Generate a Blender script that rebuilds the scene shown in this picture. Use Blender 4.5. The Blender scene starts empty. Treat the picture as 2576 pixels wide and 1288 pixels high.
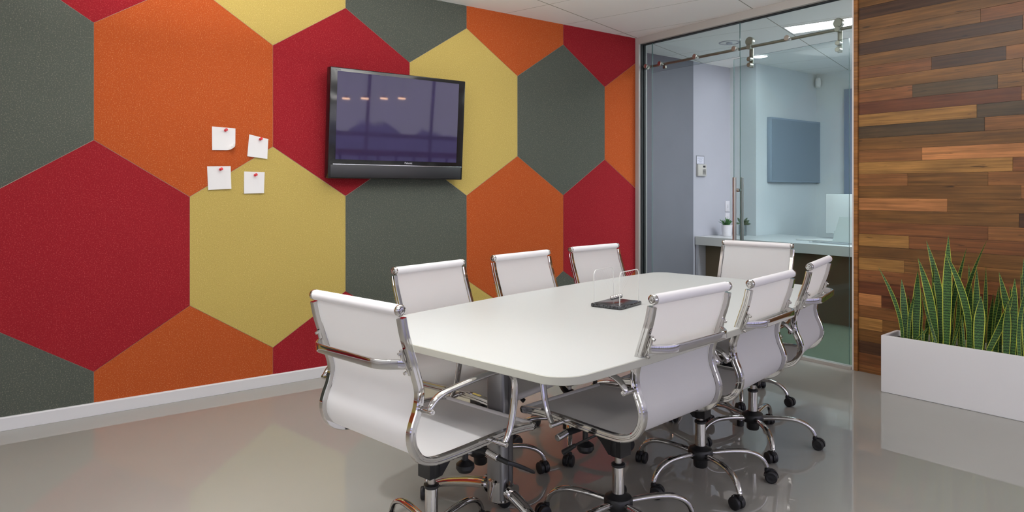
import bpy, bmesh, math, random
from mathutils import Vector, Matrix

# ------------------------------------------------------------------ camera, world, exposure
S = bpy.context.scene
COL = S.collection
PI = math.pi
F_PX, CX, CY, EYE = 1683.0, 1288.0, 480.0, 1.265
TH = math.atan(2307 / 1683)                     # heading of the coloured wall, left of which the camera looks
SN, CS = math.sin(TH), math.cos(TH)
cam_data = bpy.data.cameras.new('camera')
cam = bpy.data.objects.new('camera', cam_data)
COL.objects.link(cam)
cam.location = (0, 0, EYE)
cam.rotation_euler = (PI / 2, 0, TH)
cam_data.sensor_width = 36
cam_data.lens = 36 * F_PX / 2576
cam_data.shift_y = -(644 - CY) / 2576
cam_data.clip_start = 0.02
S.camera = cam

wd = bpy.data.worlds.new('world')
S.world = wd
wd.use_nodes = True
wd.node_tree.nodes['Background'].inputs[0].default_value = (0.55, 0.62, 0.8, 1)
wd.node_tree.nodes['Background'].inputs[1].default_value = 0.6
S.view_settings.view_transform = 'Standard'
S.view_settings.look = 'None'
S.view_settings.gamma = 1
S.view_settings.use_curve_mapping = False
S.view_settings.exposure = 0.15
S.cycles.max_bounces = 10
S.cycles.diffuse_bounces = 5
S.cycles.transparent_max_bounces = 16
S.cycles.sample_clamp_indirect = 6

TILT = math.radians(4.0)                 # the television leans forward a little
CEILING_STRENGTH = 3.6
UPLIGHT_STRENGTH = 45.0
SPOT_WATTS = 85.0
WINDOW_STRENGTH = 2.3
REAR_FILL_STRENGTH = 0.65

# ------------------------------------------------------------------ plane through a pixel (used to read real positions)
def ray(u, v):
    X = (u - CX) / F_PX
    return Vector((X * CS - SN, X * SN + CS, -(v - CY) / F_PX))
def hit(u, v, x=None, y=None, z=None):
    d = ray(u, v)
    t = x / d.x if x is not None else (y / d.y if y is not None else (z - EYE) / d.z)
    return Vector((0, 0, EYE)) + d * t
def c2w(X, Z):
    return (X * CS - Z * SN, X * SN + Z * CS)

# ------------------------------------------------------------------ materials
MATS = {}
def srgb(r, g, b):
    f = lambda c: (c / 255 / 12.92) if c / 255 <= 0.04045 else ((c / 255 + 0.055) / 1.055) ** 2.4
    return (f(r), f(g), f(b))
def mat(name, col, rough=0.5, metal=0.0, spec=0.5, coat=0.0, coat_rough=0.03, noise=None, bump=None, trans=None):
    if name in MATS: return MATS[name]
    m = bpy.data.materials.new(name)
    m.use_nodes = True
    nt = m.node_tree; b = nt.nodes['Principled BSDF']
    b.inputs['Base Color'].default_value = (*col, 1)
    b.inputs['Roughness'].default_value = rough
    b.inputs['Metallic'].default_value = metal
    b.inputs['Specular IOR Level'].default_value = spec
    b.inputs['Coat Weight'].default_value = coat
    b.inputs['Coat Roughness'].default_value = coat_rough
    if noise or bump:
        tc = nt.nodes.new('ShaderNodeTexCoord')
        n = nt.nodes.new('ShaderNodeTexNoise')
        sc = (noise or bump)[0]
        n.inputs['Scale'].default_value = sc
        n.inputs['Detail'].default_value = 3
        nt.links.new(tc.outputs['Object'], n.inputs['Vector'])
    if noise:
        mx = nt.nodes.new('ShaderNodeMix'); mx.data_type = 'RGBA'
        a = noise[1]
        mx.inputs[6].default_value = (*[c * (1 - a) for c in col], 1)
        mx.inputs[7].default_value = (*[min(1, c * (1 + a)) for c in col], 1)
        rp = nt.nodes.new('ShaderNodeValToRGB')
        rp.color_ramp.elements[0].position = 0.35; rp.color_ramp.elements[1].position = 0.65
        nt.links.new(n.outputs['Fac'], rp.inputs['Fac'])
        nt.links.new(rp.outputs['Color'], mx.inputs[0])
        nt.links.new(mx.outputs[2], b.inputs['Base Color'])
    if bump:
        bp = nt.nodes.new('ShaderNodeBump')
        bp.inputs['Strength'].default_value = bump[1]
        bp.inputs['Distance'].default_value = 0.002
        nt.links.new(n.outputs['Fac'], bp.inputs['Height'])
        nt.links.new(bp.outputs['Normal'], b.inputs['Normal'])
    MATS[name] = m
    return m
def emit(name, col, strength):
    if name in MATS: return MATS[name]
    m = bpy.data.materials.new(name); m.use_nodes = True
    nt = m.node_tree; nt.nodes.clear()
    e = nt.nodes.new('ShaderNodeEmission'); o = nt.nodes.new('ShaderNodeOutputMaterial')
    e.inputs[0].default_value = (*col, 1); e.inputs[1].default_value = strength
    nt.links.new(e.outputs[0], o.inputs[0])
    MATS[name] = m
    return m
def glass(name, tint, refl=0.35):
    if name in MATS: return MATS[name]
    m = bpy.data.materials.new(name); m.use_nodes = True
    nt = m.node_tree; nt.nodes.clear()
    o = nt.nodes.new('ShaderNodeOutputMaterial')
    t = nt.nodes.new('ShaderNodeBsdfTransparent'); t.inputs[0].default_value = (*tint, 1)
    g = nt.nodes.new('ShaderNodeBsdfGlossy'); g.inputs['Roughness'].default_value = 0.01
    fr = nt.nodes.new('ShaderNodeFresnel'); fr.inputs[0].default_value = 1.45
    mu = nt.nodes.new('ShaderNodeMath'); mu.operation = 'MULTIPLY'; mu.inputs[1].default_value = refl
    mx = nt.nodes.new('ShaderNodeMixShader')
    nt.links.new(fr.outputs[0], mu.inputs[0]); nt.links.new(mu.outputs[0], mx.inputs[0])
    nt.links.new(t.outputs[0], mx.inputs[1]); nt.links.new(g.outputs[0], mx.inputs[2])
    nt.links.new(mx.outputs[0], o.inputs[0])
    MATS[name] = m
    return m

def felt(name, col, sp1, sp2):
    """Pressed felt: base colour with tiny light and dark fibres."""
    m = bpy.data.materials.new(name); m.use_nodes = True
    nt = m.node_tree; b = nt.nodes['Principled BSDF']; L = nt.links.new
    b.inputs['Roughness'].default_value = 0.95; b.inputs['Specular IOR Level'].default_value = 0.12
    tc = nt.nodes.new('ShaderNodeTexCoord')
    def nz(scale, lo, hi):
        n = nt.nodes.new('ShaderNodeTexNoise'); n.inputs['Scale'].default_value = scale
        n.inputs['Detail'].default_value = 2; L(tc.outputs['Object'], n.inputs['Vector'])
        r = nt.nodes.new('ShaderNodeMapRange'); r.inputs[1].default_value = lo; r.inputs[2].default_value = hi
        L(n.outputs['Fac'], r.inputs[0]); return r.outputs[0]
    cur = None
    mx = nt.nodes.new('ShaderNodeMix'); mx.data_type = 'RGBA'
    mx.inputs[6].default_value = (*col, 1); mx.inputs[7].default_value = (*sp1, 1)
    L(nz(170, .54, .72), mx.inputs[0])
    mx2 = nt.nodes.new('ShaderNodeMix'); mx2.data_type = 'RGBA'
    L(mx.outputs[2], mx2.inputs[6]); mx2.inputs[7].default_value = (*sp2, 1)
    L(nz(230, .56, .74), mx2.inputs[0])
    L(mx2.outputs[2], b.inputs['Base Color'])
    return m

def wood_mat():
    m = bpy.data.materials.new('reclaimed_timber'); m.use_nodes = True
    nt = m.node_tree; b = nt.nodes['Principled BSDF']; L = nt.links.new
    at = nt.nodes.new('ShaderNodeAttribute'); at.attribute_name = 'plank'
    at2 = nt.nodes.new('ShaderNodeAttribute'); at2.attribute_name = 'shift'
    tc = nt.nodes.new('ShaderNodeTexCoord')
    ad = nt.nodes.new('ShaderNodeVectorMath'); ad.operation = 'ADD'
    L(tc.outputs['Object'], ad.inputs[0]); L(at2.outputs['Vector'], ad.inputs[1])
    mp = nt.nodes.new('ShaderNodeMapping'); mp.inputs['Scale'].default_value = (.9, 1, 34)
    L(ad.outputs[0], mp.inputs['Vector'])
    n = nt.nodes.new('ShaderNodeTexNoise'); n.inputs['Scale'].default_value = 2.2; n.inputs['Detail'].default_value = 6
    n.inputs['Roughness'].default_value = 0.62; n.inputs['Distortion'].default_value = 0.6
    L(mp.outputs[0], n.inputs['Vector'])
    mp2 = nt.nodes.new('ShaderNodeMapping'); mp2.inputs['Scale'].default_value = (1.3, 1, 7)
    L(ad.outputs[0], mp2.inputs['Vector'])
    n2 = nt.nodes.new('ShaderNodeTexNoise'); n2.inputs['Scale'].default_value = 2.5; n2.inputs['Detail'].default_value = 3
    L(mp2.outputs[0], n2.inputs['Vector'])
    r = nt.nodes.new('ShaderNodeMapRange'); r.inputs[1].default_value = .3; r.inputs[2].default_value = .72
    r.inputs[3].default_value = .55; r.inputs[4].default_value = 1.45
    L(n.outputs['Fac'], r.inputs[0])
    r2 = nt.nodes.new('ShaderNodeMapRange'); r2.inputs[1].default_value = .3; r2.inputs[2].default_value = .7
    r2.inputs[3].default_value = .72; r2.inputs[4].default_value = 1.25
    L(n2.outputs['Fac'], r2.inputs[0])
    mu = nt.nodes.new('ShaderNodeMath'); mu.operation = 'MULTIPLY'
    L(r.outputs[0], mu.inputs[0]); L(r2.outputs[0], mu.inputs[1])
    # thin dark gum veins
    mp3 = nt.nodes.new('ShaderNodeMapping'); mp3.inputs['Scale'].default_value = (2.0, 1, 16)
    L(ad.outputs[0], mp3.inputs['Vector'])
    n3 = nt.nodes.new('ShaderNodeTexNoise'); n3.inputs['Scale'].default_value = 3.1; n3.inputs['Detail'].default_value = 4
    L(mp3.outputs[0], n3.inputs['Vector'])
    r3 = nt.nodes.new('ShaderNodeMapRange'); r3.inputs[1].default_value = .27; r3.inputs[2].default_value = .33
    r3.inputs[3].default_value = .3; r3.inputs[4].default_value = 1.0
    L(n3.outputs['Fac'], r3.inputs[0])
    mu2 = nt.nodes.new('ShaderNodeMath'); mu2.operation = 'MULTIPLY'
    L(mu.outputs[0], mu2.inputs[0]); L(r3.outputs[0], mu2.inputs[1])
    sc = nt.nodes.new('ShaderNodeVectorMath'); sc.operation = 'SCALE'
    L(at.outputs['Color'], sc.inputs[0]); L(mu2.outputs[0], sc.inputs['Scale'])
    L(sc.outputs[0], b.inputs['Base Color'])
    b.inputs['Roughness'].default_value = 0.38
    b.inputs['Specular IOR Level'].default_value = 0.4
    bp = nt.nodes.new('ShaderNodeBump'); bp.inputs['Strength'].default_value = .25; bp.inputs['Distance'].default_value = .001
    L(n.outputs['Fac'], bp.inputs['Height']); L(bp.outputs[0], b.inputs['Normal'])
    return m

def ceiling_mat():
    m = bpy.data.materials.new('ceiling_tiles'); m.use_nodes = True
    nt = m.node_tree; b = nt.nodes['Principled BSDF']; L = nt.links.new
    b.inputs['Roughness'].default_value = .85
    tc = nt.nodes.new('ShaderNodeTexCoord'); sx = nt.nodes.new('ShaderNodeSeparateXYZ')
    L(tc.outputs['Object'], sx.inputs[0])
    def lin(a, c, off):      # a*x + c*y - off
        n1 = nt.nodes.new('ShaderNodeMath'); n1.operation = 'MULTIPLY'; n1.inputs[1].default_value = a; L(sx.outputs[0], n1.inputs[0])
        n2 = nt.nodes.new('ShaderNodeMath'); n2.operation = 'MULTIPLY_ADD'; n2.inputs[1].default_value = c; L(sx.outputs[1], n2.inputs[0]); L(n1.outputs[0], n2.inputs[2])
        n3 = nt.nodes.new('ShaderNodeMath'); n3.operation = 'SUBTRACT'; n3.inputs[1].default_value = off; L(n2.outputs[0], n3.inputs[0])
        return n3.outputs[0]
    def line(val, period, w):
        p = nt.nodes.new('ShaderNodeMath'); p.operation = 'PINGPONG'; p.inputs[1].default_value = period / 2; L(val, p.inputs[0])
        l = nt.nodes.new('ShaderNodeMath'); l.operation = 'LESS_THAN'; l.inputs[1].default_value = w; L(p.outputs[0], l.inputs[0])
        return l.outputs[0]
    a = line(lin(.962, .272, -1.775), 1.2, .0045)
    c = line(lin(-.272, .962, 4.26), .6, .0025)
    mx = nt.nodes.new('ShaderNodeMath'); mx.operation = 'MAXIMUM'; L(a, mx.inputs[0]); L(c, mx.inputs[1])
    mc = nt.nodes.new('ShaderNodeMix'); mc.data_type = 'RGBA'
    mc.inputs[6].default_value = (.90, .90, .88, 1); mc.inputs[7].default_value = (.36, .36, .32, 1)
    L(mx.outputs[0], mc.inputs[0]); L(mc.outputs[2], b.inputs['Base Color'])
    return m

def floor_mat():
    m = bpy.data.materials.new('polished_epoxy'); m.use_nodes = True
    nt = m.node_tree; b = nt.nodes['Principled BSDF']; L = nt.links.new
    tc = nt.nodes.new('ShaderNodeTexCoord'); n = nt.nodes.new('ShaderNodeTexNoise')
    n.inputs['Scale'].default_value = 1.3; n.inputs['Detail'].default_value = 3
    L(tc.outputs['Object'], n.inputs['Vector'])
    mc = nt.nodes.new('ShaderNodeMix'); mc.data_type = 'RGBA'
    mc.inputs[6].default_value = (.345, .338, .312, 1); mc.inputs[7].default_value = (.385, .377, .348, 1)
    L(n.outputs['Fac'], mc.inputs[0]); L(mc.outputs[2], b.inputs['Base Color'])
    b.inputs['Roughness'].default_value = .018
    b.inputs['Specular IOR Level'].default_value = .46
    n2 = nt.nodes.new('ShaderNodeTexNoise'); n2.inputs['Scale'].default_value = 2.2; n2.inputs['Detail'].default_value = 2
    L(tc.outputs['Object'], n2.inputs['Vector'])
    bp = nt.nodes.new('ShaderNodeBump'); bp.inputs['Strength'].default_value = .03; bp.inputs['Distance'].default_value = .01
    L(n2.outputs['Fac'], bp.inputs['Height']); L(bp.outputs[0], b.inputs['Normal'])
    return m

def leaf_mat():
    m = bpy.data.materials.new('snake_plant_leaf'); m.use_nodes = True
    nt = m.node_tree; b = nt.nodes['Principled BSDF']; L = nt.links.new
    uv = nt.nodes.new('ShaderNodeUVMap'); uv.uv_map = 'uv'; sx = nt.nodes.new('ShaderNodeSeparateXYZ'); L(uv.outputs[0], sx.inputs[0])
    s1 = nt.nodes.new('ShaderNodeMath'); s1.operation = 'SUBTRACT'; s1.inputs[1].default_value = .5; L(sx.outputs[0], s1.inputs[0])
    ab = nt.nodes.new('ShaderNodeMath'); ab.operation = 'ABSOLUTE'; L(s1.outputs[0], ab.inputs[0])
    gt = nt.nodes.new('ShaderNodeMath'); gt.operation = 'GREATER_THAN'; gt.inputs[1].default_value = .415; L(ab.outputs[0], gt.inputs[0])
    w = nt.nodes.new('ShaderNodeTexWave'); w.bands_direction = 'Y'; w.inputs['Scale'].default_value = 3.2
    w.inputs['Distortion'].default_value = 4; w.inputs['Detail'].default_value = 2; w.inputs['Detail Scale'].default_value = 2.5
    mp = nt.nodes.new('ShaderNodeMapping'); mp.inputs['Scale'].default_value = (1.2, 1, 1); L(uv.outputs[0], mp.inputs[0])
    L(mp.outputs[0], w.inputs['Vector'])
    c1 = nt.nodes.new('ShaderNodeMix'); c1.data_type = 'RGBA'
    c1.inputs[6].default_value = (.010, .036, .009, 1); c1.inputs[7].default_value = (.085, .19, .045, 1)
    L(w.outputs['Fac'], c1.inputs[0])
    c2 = nt.nodes.new('ShaderNodeMix'); c2.data_type = 'RGBA'; c2.inputs[7].default_value = (.60, .62, .08, 1)
    L(c1.outputs[2], c2.inputs[6]); L(gt.outputs[0], c2.inputs[0])
    L(c2.outputs[2], b.inputs['Base Color'])
    b.inputs['Roughness'].default_value = .35; b.inputs['Specular IOR Level'].default_value = .45
    return m

chrome = mat('chrome', (.62, .605, .59), rough=.05, metal=1)
brushed = mat('brushed_steel', (.50, .47, .43), rough=.32, metal=1)
rail_steel = mat('satin_rail_steel', (.42, .41, .35), rough=.35, metal=1)
alu = mat('anodised_aluminium', (.30, .30, .31), rough=.30, metal=.9)
black = mat('black_plastic', (.012, .012, .013), rough=.38)
rubber = mat('caster_plastic', (.014, .014, .016), rough=.45)
sling_m = mat('white_mesh_sling', (.90, .89, .90), rough=.55, spec=.3, bump=(900, .15))
_nt = sling_m.node_tree                      # the open weave lets light through from the far side
_tr = _nt.nodes.new('ShaderNodeBsdfTranslucent'); _tr.inputs[0].default_value = (.86, .84, .82, 1)
_mx = _nt.nodes.new('ShaderNodeMixShader'); _mx.inputs[0].default_value = .38
_nt.links.new(_nt.nodes['Principled BSDF'].outputs[0], _mx.inputs[1]); _nt.links.new(_tr.outputs[0], _mx.inputs[2])
_nt.links.new(_mx.outputs[0], _nt.nodes['Material Output'].inputs[0])
roll_m = mat('white_bolster', (.88, .86, .87), rough=.45, spec=.35)
table_m = mat('white_laminate', (.56, .575, .565), rough=.42, spec=.35)
table_edge = mat('table_edge_band', (.50, .495, .43), rough=.5)
white_paint = mat('white_paint', (.80, .80, .80), rough=.6, noise=(3, .02))
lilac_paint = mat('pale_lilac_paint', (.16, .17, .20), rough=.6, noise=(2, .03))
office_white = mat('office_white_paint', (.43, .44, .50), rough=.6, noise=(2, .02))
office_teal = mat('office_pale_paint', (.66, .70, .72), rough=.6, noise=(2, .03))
trim_white = mat('gloss_white_trim', (.80, .79, .80), rough=.35)
frame_m = mat('partition_aluminium', (.50, .48, .45), rough=.4, metal=.15)
gasket = mat('black_gasket', (.015, .017, .018), rough=.6)
glass_m = glass('tinted_glass', (.90, .938, .942), .28)
glass_edge = mat('glass_edge_green', (.10, .17, .16), rough=.15)
wood = wood_mat()
leaf_m = leaf_mat()
soil_m = mat('potting_soil', (.02, .015, .012), rough=.95, noise=(60, .5))
planter_m = mat('white_planter', (.90, .89, .90), rough=.5, bump=(60, .03))

# ------------------------------------------------------------------ mesh helpers
def finish(bm, name, mats, parent=None, smooth=True, angle=0.6):
    me = bpy.data.meshes.new(name)
    bmesh.ops.recalc_face_normals(bm, faces=bm.faces)
    bm.to_mesh(me); bm.free()
    for m in (mats if isinstance(mats, (list, tuple)) else [mats]): me.materials.append(m)
    if smooth:
        for p in me.polygons: p.use_smooth = True
        me.set_sharp_from_angle(angle=angle)
    o = bpy.data.objects.new(name, me)
    COL.objects.link(o)
    if parent: o.parent = parent
    return o
def tag(o, label=None, cat=None, group=None, kind=None):
    if label: o['label'] = label
    if cat: o['category'] = cat
    if group: o['group'] = group
    if kind: o['kind'] = kind
    return o
def thing(name, loc, rz=0, label=None, cat=None, group=None):
    o = bpy.data.objects.new(name, None); COL.objects.link(o)
    o.location = loc; o.rotation_euler = (0, 0, rz); o.empty_display_size = .1
    return tag(o, label, cat, group)
def add_box(bm, c, s, rot=None, bev=0, mi=0, seg=2):
    r = bmesh.ops.create_cube(bm, size=1)
    vs = r['verts']
    M = Matrix.Translation(Vector(c)) @ (rot.to_4x4() if rot else Matrix.Identity(4)) @ Matrix.Diagonal((*s, 1))
    bmesh.ops.transform(bm, matrix=M, verts=vs)
    fs = set(f for v in vs for f in v.link_faces)
    for f in fs: f.material_index = mi
    if bev:
        es = list(set(e for v in vs for e in v.link_edges))
        r2 = bmesh.ops.bevel(bm, geom=es, offset=bev, segments=seg, affect='EDGES', profile=.5)
        for f in r2['faces']: f.material_index = mi
def bx(a, b, bev=0, mi=0, bm=None):
    new = bm or bmesh.new()
    c = [(a[i] + b[i]) / 2 for i in range(3)]; s = [abs(b[i] - a[i]) for i in range(3)]
    add_box(new, c, s, bev=bev, mi=mi)
    return new
def lathe(bm, prof, M=Matrix.Identity(4), n=20, mi=0, cap=True):
    rings = []
    for r, z in prof:
        rings.append([bm.verts.new(M @ Vector((r * math.cos(2 * PI * k / n), r * math.sin(2 * PI * k / n), z))) for k in range(n)])
    for a, b in zip(rings, rings[1:]):
        for k in range(n):
            f = bm.faces.new((a[k], a[(k + 1) % n], b[(k + 1) % n], b[k])); f.material_index = mi
    if cap:
        for rg in (rings[0], rings[-1]):
            f = bm.faces.new(rg); f.material_index = mi
def axis_m(p, d):
    d = Vector(d).normalized()
    q = Vector((0, 0, 1)).rotation_difference(d)
    return Matrix.Translation(Vector(p)) @ q.to_matrix().to_4x4()
def rod(bm, p, q, r, n=14, mi=0, r2=None, bev=0):
    p, q = Vector(p), Vector(q); L = (q - p).length
    r2 = r if r2 is None else r2
    pr = [(r, 0), (r2, L)] if not bev else [(r - bev, 0), (r, bev), (r2, L - bev), (r2 - bev, L)]
    lathe(bm, pr, axis_m(p, q - p), n, mi)
def smooth_path(pts, sub=4):
    """Catmull-Rom through the points (tuples of any length)."""
    out = []
    n = len(pts)
    for i in range(n - 1):
        p0 = pts[max(i - 1, 0)]; p1 = pts[i]; p2 = pts[i + 1]; p3 = pts[min(i + 2, n - 1)]
        for s in range(sub):
            t = s / sub
            out.append(tuple(.5 * ((2 * b) + (-a + c) * t + (2 * a - 5 * b + 4 * c - d) * t * t + (-a + 3 * b - 3 * c + d) * t ** 3)
                             for a, b, c, d in zip(p0, p1, p2, p3)))
    out.append(tuple(pts[-1]))
    return out
def sweep(bm, pts, sec, side=None, scale=None, mi=0, cap=True):
    """Sweep the closed 2-D section (a, b) along 3-D pts.  a runs along `side`, b along tangent x side."""
    P = [Vector(p) for p in pts]; n = len(P); rings = []
    for i, p in enumerate(P):
        t = (P[min(i + 1, n - 1)] - P[max(i - 1, 0)]).normalized()
        s = Vector(side)
        s = (s - t * s.dot(t)).normalized()
        b = t.cross(s)
        k = scale[i] if scale else (1, 1)
        rings.append([bm.verts.new(p + s * (x * k[0]) + b * (y * k[1])) for x, y in sec])
    m = len(sec)
    for a, c in zip(rings, rings[1:]):
        for k in range(m):
            f = bm.faces.new((a[k], a[(k + 1) % m], c[(k + 1) % m], c[k])); f.material_index = mi
    if cap:
        for rg in (rings[0], rings[-1]):
            f = bm.faces.new(rg); f.material_index = mi
def ell(a, b, n=14):
    return [(a * math.cos(2 * PI * k / n), b * math.sin(2 * PI * k / n)) for k in range(n)]
def rrect(a, b, r, n=3):
    out = []
    for cx, cy, s in ((a - r, b - r, 0), (-a + r, b - r, 1), (-a + r, -b + r, 2), (a - r, -b + r, 3)):
        for k in range(n + 1):
            t = PI / 2 * (s + k / n); out.append((cx + r * math.cos(t), cy + r * math.sin(t)))
    return out
def struct(name, bm, mats, smooth=False, parent=None):
    o = finish(bm, name, mats, parent, smooth)
    if not parent: o['kind'] = 'structure'
    return o
def extrude_poly(bm, pts, z0, z1, mi_top=0, mi_side=0, mi_bot=0):
    lo = [bm.verts.new((x, y, z0)) for x, y in pts]; hi = [bm.verts.new((x, y, z1)) for x, y in pts]
    f = bm.faces.new(hi); f.material_index = mi_top
    f = bm.faces.new(lo[::-1]); f.material_index = mi_bot
    n = len(pts)
    for k in range(n):
        f = bm.faces.new((lo[k], lo[(k + 1) % n], hi[(k + 1) % n], hi[k])); f.material_index = mi_side

# ------------------------------------------------------------------ the room
XW, YB, ZC = -4.435, 4.736, 2.711
XR, Y0, YF = 3.2, -3.0, 7.98           # window wall, rear wall, far wall
XO = -4.847                             # side wall of the office behind the glass

struct('floor', bx((-6.2, Y0 - .1, -.12), (XR + .1, YF + .2, 0)), floor_mat())
struct('ceiling', bx((-6.2, Y0 - .1, ZC), (XR + .1, YF + .2, ZC + .12)), ceiling_mat())

struct('floor_office', bx((XO, YB + .031, .0002), (-.98, YF, .0025)), mat('grey_green_vinyl', (.13, .165, .12), rough=.12, noise=(2, .06)))
# hexagon felt wall
HEX = [felt('felt_orange', (.425, .080, .017), (.55, .19, .07), (.33, .062, .025)),
       felt('felt_red', (.262, .013, .019), (.39, .052, .052), (.19, .010, .017)),
       felt('felt_yellow', (.53, .40, .112), (.66, .52, .18), (.38, .265, .085)),
       felt('felt_grey', (.078, .088, .073), (.20, .19, .15), (.066, .076, .065))]
def clip(poly, x0, x1, z0, z1):
    def cut(P, ins, inter):
        out = []
        for i in range(len(P)):
            a, b = P[i - 1], P[i]
            if ins(b):
                if not ins(a): out.append(inter(a, b))
                out.append(b)
            elif ins(a): out.append(inter(a, b))
        return out
    def at(a, b, k, v):
        t = (v - a[k]) / (b[k] - a[k]); return tuple(a[j] + t * (b[j] - a[j]) for j in (0, 1))
    for k, v, s in ((0, x0, 1), (0, x1, -1), (1, z0, 1), (1, z1, -1)):
        if not poly: return poly
        poly = cut(poly, lambda p: s * (p[k] - v) >= 0, lambda a, b: at(a, b, k, v))
    return poly
bm = bx((XW - .14, Y0, 0), (XW - .002, YB + .06, ZC), mi=4)
YQ = lambda i: .318 + .4955 * i
for row, (za, zb) in enumerate([(-.416, .245), (.568, 1.228), (1.552, 2.212), (2.535, 3.195)]):
    even = row % 2 == 0
    for m_ in range(-5, 6):
        i0 = 2 * m_ if even else 2 * m_ - 1
        ya, yb, yc = YQ(i0), YQ(i0 + 1), YQ(i0 + 2)
        poly = [(ya, za), (yb, za - .323), (yc, za), (yc, zb), (yb, zb + .323), (ya, zb)]
        cy, cz = yb, (za + zb) / 2
        poly = [(cy + (p[0] - cy) * .9984, cz + (p[1] - cz) * .9984) for p in poly]
        poly = clip(poly, Y0, YB, .0, ZC)
        if len(poly) < 3: continue
        ci = (([0, 1, 2, 3] if even else [1, 2, 3, 0])[m_ % 4])
        f = bm.faces.new([bm.verts.new((XW, y, z)) for y, z in poly]); f.material_index = ci
wl = struct('wall_left', bm, HEX + [mat('felt_seam', (.42, .36, .27), rough=.8)])

# skirting board along the felt wall
bm = bmesh.new()
sec = [(0, .001), (.014, .001), (.014, .066), (.010, .072), (0, .072)]
lo = [bm.verts.new((XW + a, Y0, z)) for a, z in sec]; hi = [bm.verts.new((XW + a, YB - .055, z)) for a, z in sec]
bm.faces.new(lo); bm.faces.new(hi)
for k in range(5): bm.faces.new((lo[k], lo[(k + 1) % 5], hi[(k + 1) % 5], hi[k]))
struct('baseboard_left', bm, mat('skirting_white', (.78, .77, .78), rough=.4))

# walls out of the frame
bm = bx((-6.2, Y0 - .1, 0), (XR, Y0, .5)); bx((-6.2, Y0 - .1, 2.55), (XR, Y0, ZC), bm=bm); bx((-6.2, Y0 - .1, .5), (XW, Y0, 2.55), bm=bm)
struct('wall_rear', bm, white_paint)
nw = 5; dw = (XR - XW) / nw  # rear windows are added, unseen; their panes glow as fill light
for k in range(nw):
    a, b_ = XW + k * dw, XW + (k + 1) * dw
    bm = bx((a, Y0 - .08, .5), (a + .04, Y0 - .01, 2.55)); bx((b_ - .04, Y0 - .08, .5), (b_, Y0 - .01, 2.55), bm=bm)
    bx((a + .04, Y0 - .08, 2.50), (b_ - .04, Y0 - .01, 2.55), bm=bm); bx((a + .04, Y0 - .08, .5), (b_ - .04, Y0 - .01, .55), bm=bm)
    w = struct('window_%d' % (k + 11), bm, trim_white)
    finish(bx((a + .04, Y0 - .065, .55), (b_ - .04, Y0 - .06, 2.50)), 'window_pane', emit('rear_fill_glow', (.97, .98, 1), REAR_FILL_STRENGTH), w, False)
bm = bx((-.95, YF, 0), (XR, YF + .1, ZC)); struct('wall_far', bm, white_paint)
# office enclosure
bm = bx((-5.0, YB + .06, 0), (XO, 6.711, ZC), mi=0)
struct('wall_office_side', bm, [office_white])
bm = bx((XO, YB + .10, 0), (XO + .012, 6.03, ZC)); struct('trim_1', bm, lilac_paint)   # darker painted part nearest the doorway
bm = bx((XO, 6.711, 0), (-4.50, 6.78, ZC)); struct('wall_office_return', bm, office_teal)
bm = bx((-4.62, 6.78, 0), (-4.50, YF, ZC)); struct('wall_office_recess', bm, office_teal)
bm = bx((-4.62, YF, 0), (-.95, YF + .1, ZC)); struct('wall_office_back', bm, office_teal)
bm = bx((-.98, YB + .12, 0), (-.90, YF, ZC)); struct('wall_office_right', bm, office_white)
# door leaf on the far office wall
dr = struct('door_2', bx((-4.13, YF - .045, 0), (-3.25, YF - .005, 2.48), bev=.003), mat('blue_grey_door', (.20, .26, .36), rough=.5))
bmh = bmesh.new(); rod(bmh, (-3.33, YF - .10, 1.0), (-3.45, YF - .10, 1.0), .010); rod(bmh, (-3.33, YF - .10, 1.0), (-3.33, YF - .04, 1.0), .010)
finish(bmh, 'door_handle', brushed, dr)

# ---- window wall on the right-hand side, outside the frame (daylight, seen in the screen and the chrome)
bm = bx((XR, Y0, 0), (XR + .1, YF, .30)); bx((XR, Y0, 2.45), (XR + .1, YF, ZC), bm=bm)
struct('wall_right', bm, white_paint)
def window_pane_mat():
    m = bpy.data.materials.new('evening_daylight'); m.use_nodes = True
    nt = m.node_tree; nt.nodes.clear(); L = nt.links.new
    o = nt.nodes.new('ShaderNodeOutputMaterial'); e = nt.nodes.new('ShaderNodeEmission')
    tc = nt.nodes.new('ShaderNodeTexCoord'); sx = nt.nodes.new('ShaderNodeSeparateXYZ'); L(tc.outputs['Object'], sx.inputs[0])
    n = nt.nodes.new('ShaderNodeTexNoise'); n.inputs['Scale'].default_value = 1.1; n.inputs['Detail'].default_value = 4; L(tc.outputs['Object'], n.inputs['Vector'])
    ad = nt.nodes.new('ShaderNodeMath'); ad.operation = 'MULTIPLY_ADD'; ad.inputs[1].default_value = -1.1; L(n.outputs['Fac'], ad.inputs[0]); L(sx.outputs[2], ad.inputs[2])
    r = nt.nodes.new('ShaderNodeMapRange'); r.inputs[1].default_value = .88; r.inputs[2].default_value = .96; L(ad.outputs[0], r.inputs[0])
    mc = nt.nodes.new('ShaderNodeMix'); mc.data_type = 'RGBA'
    mc.inputs[6].default_value = (.30, .30, .48, 1); mc.inputs[7].default_value = (.90, .89, 1.0, 1); L(r.outputs[0], mc.inputs[0])
    L(mc.outputs[2], e.inputs[0]); e.inputs[1].default_value = WINDOW_STRENGTH; L(e.outputs[0], o.inputs[0])
    return m
wp = window_pane_mat()
ny = 8; dy = (YF - Y0) / ny
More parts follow.
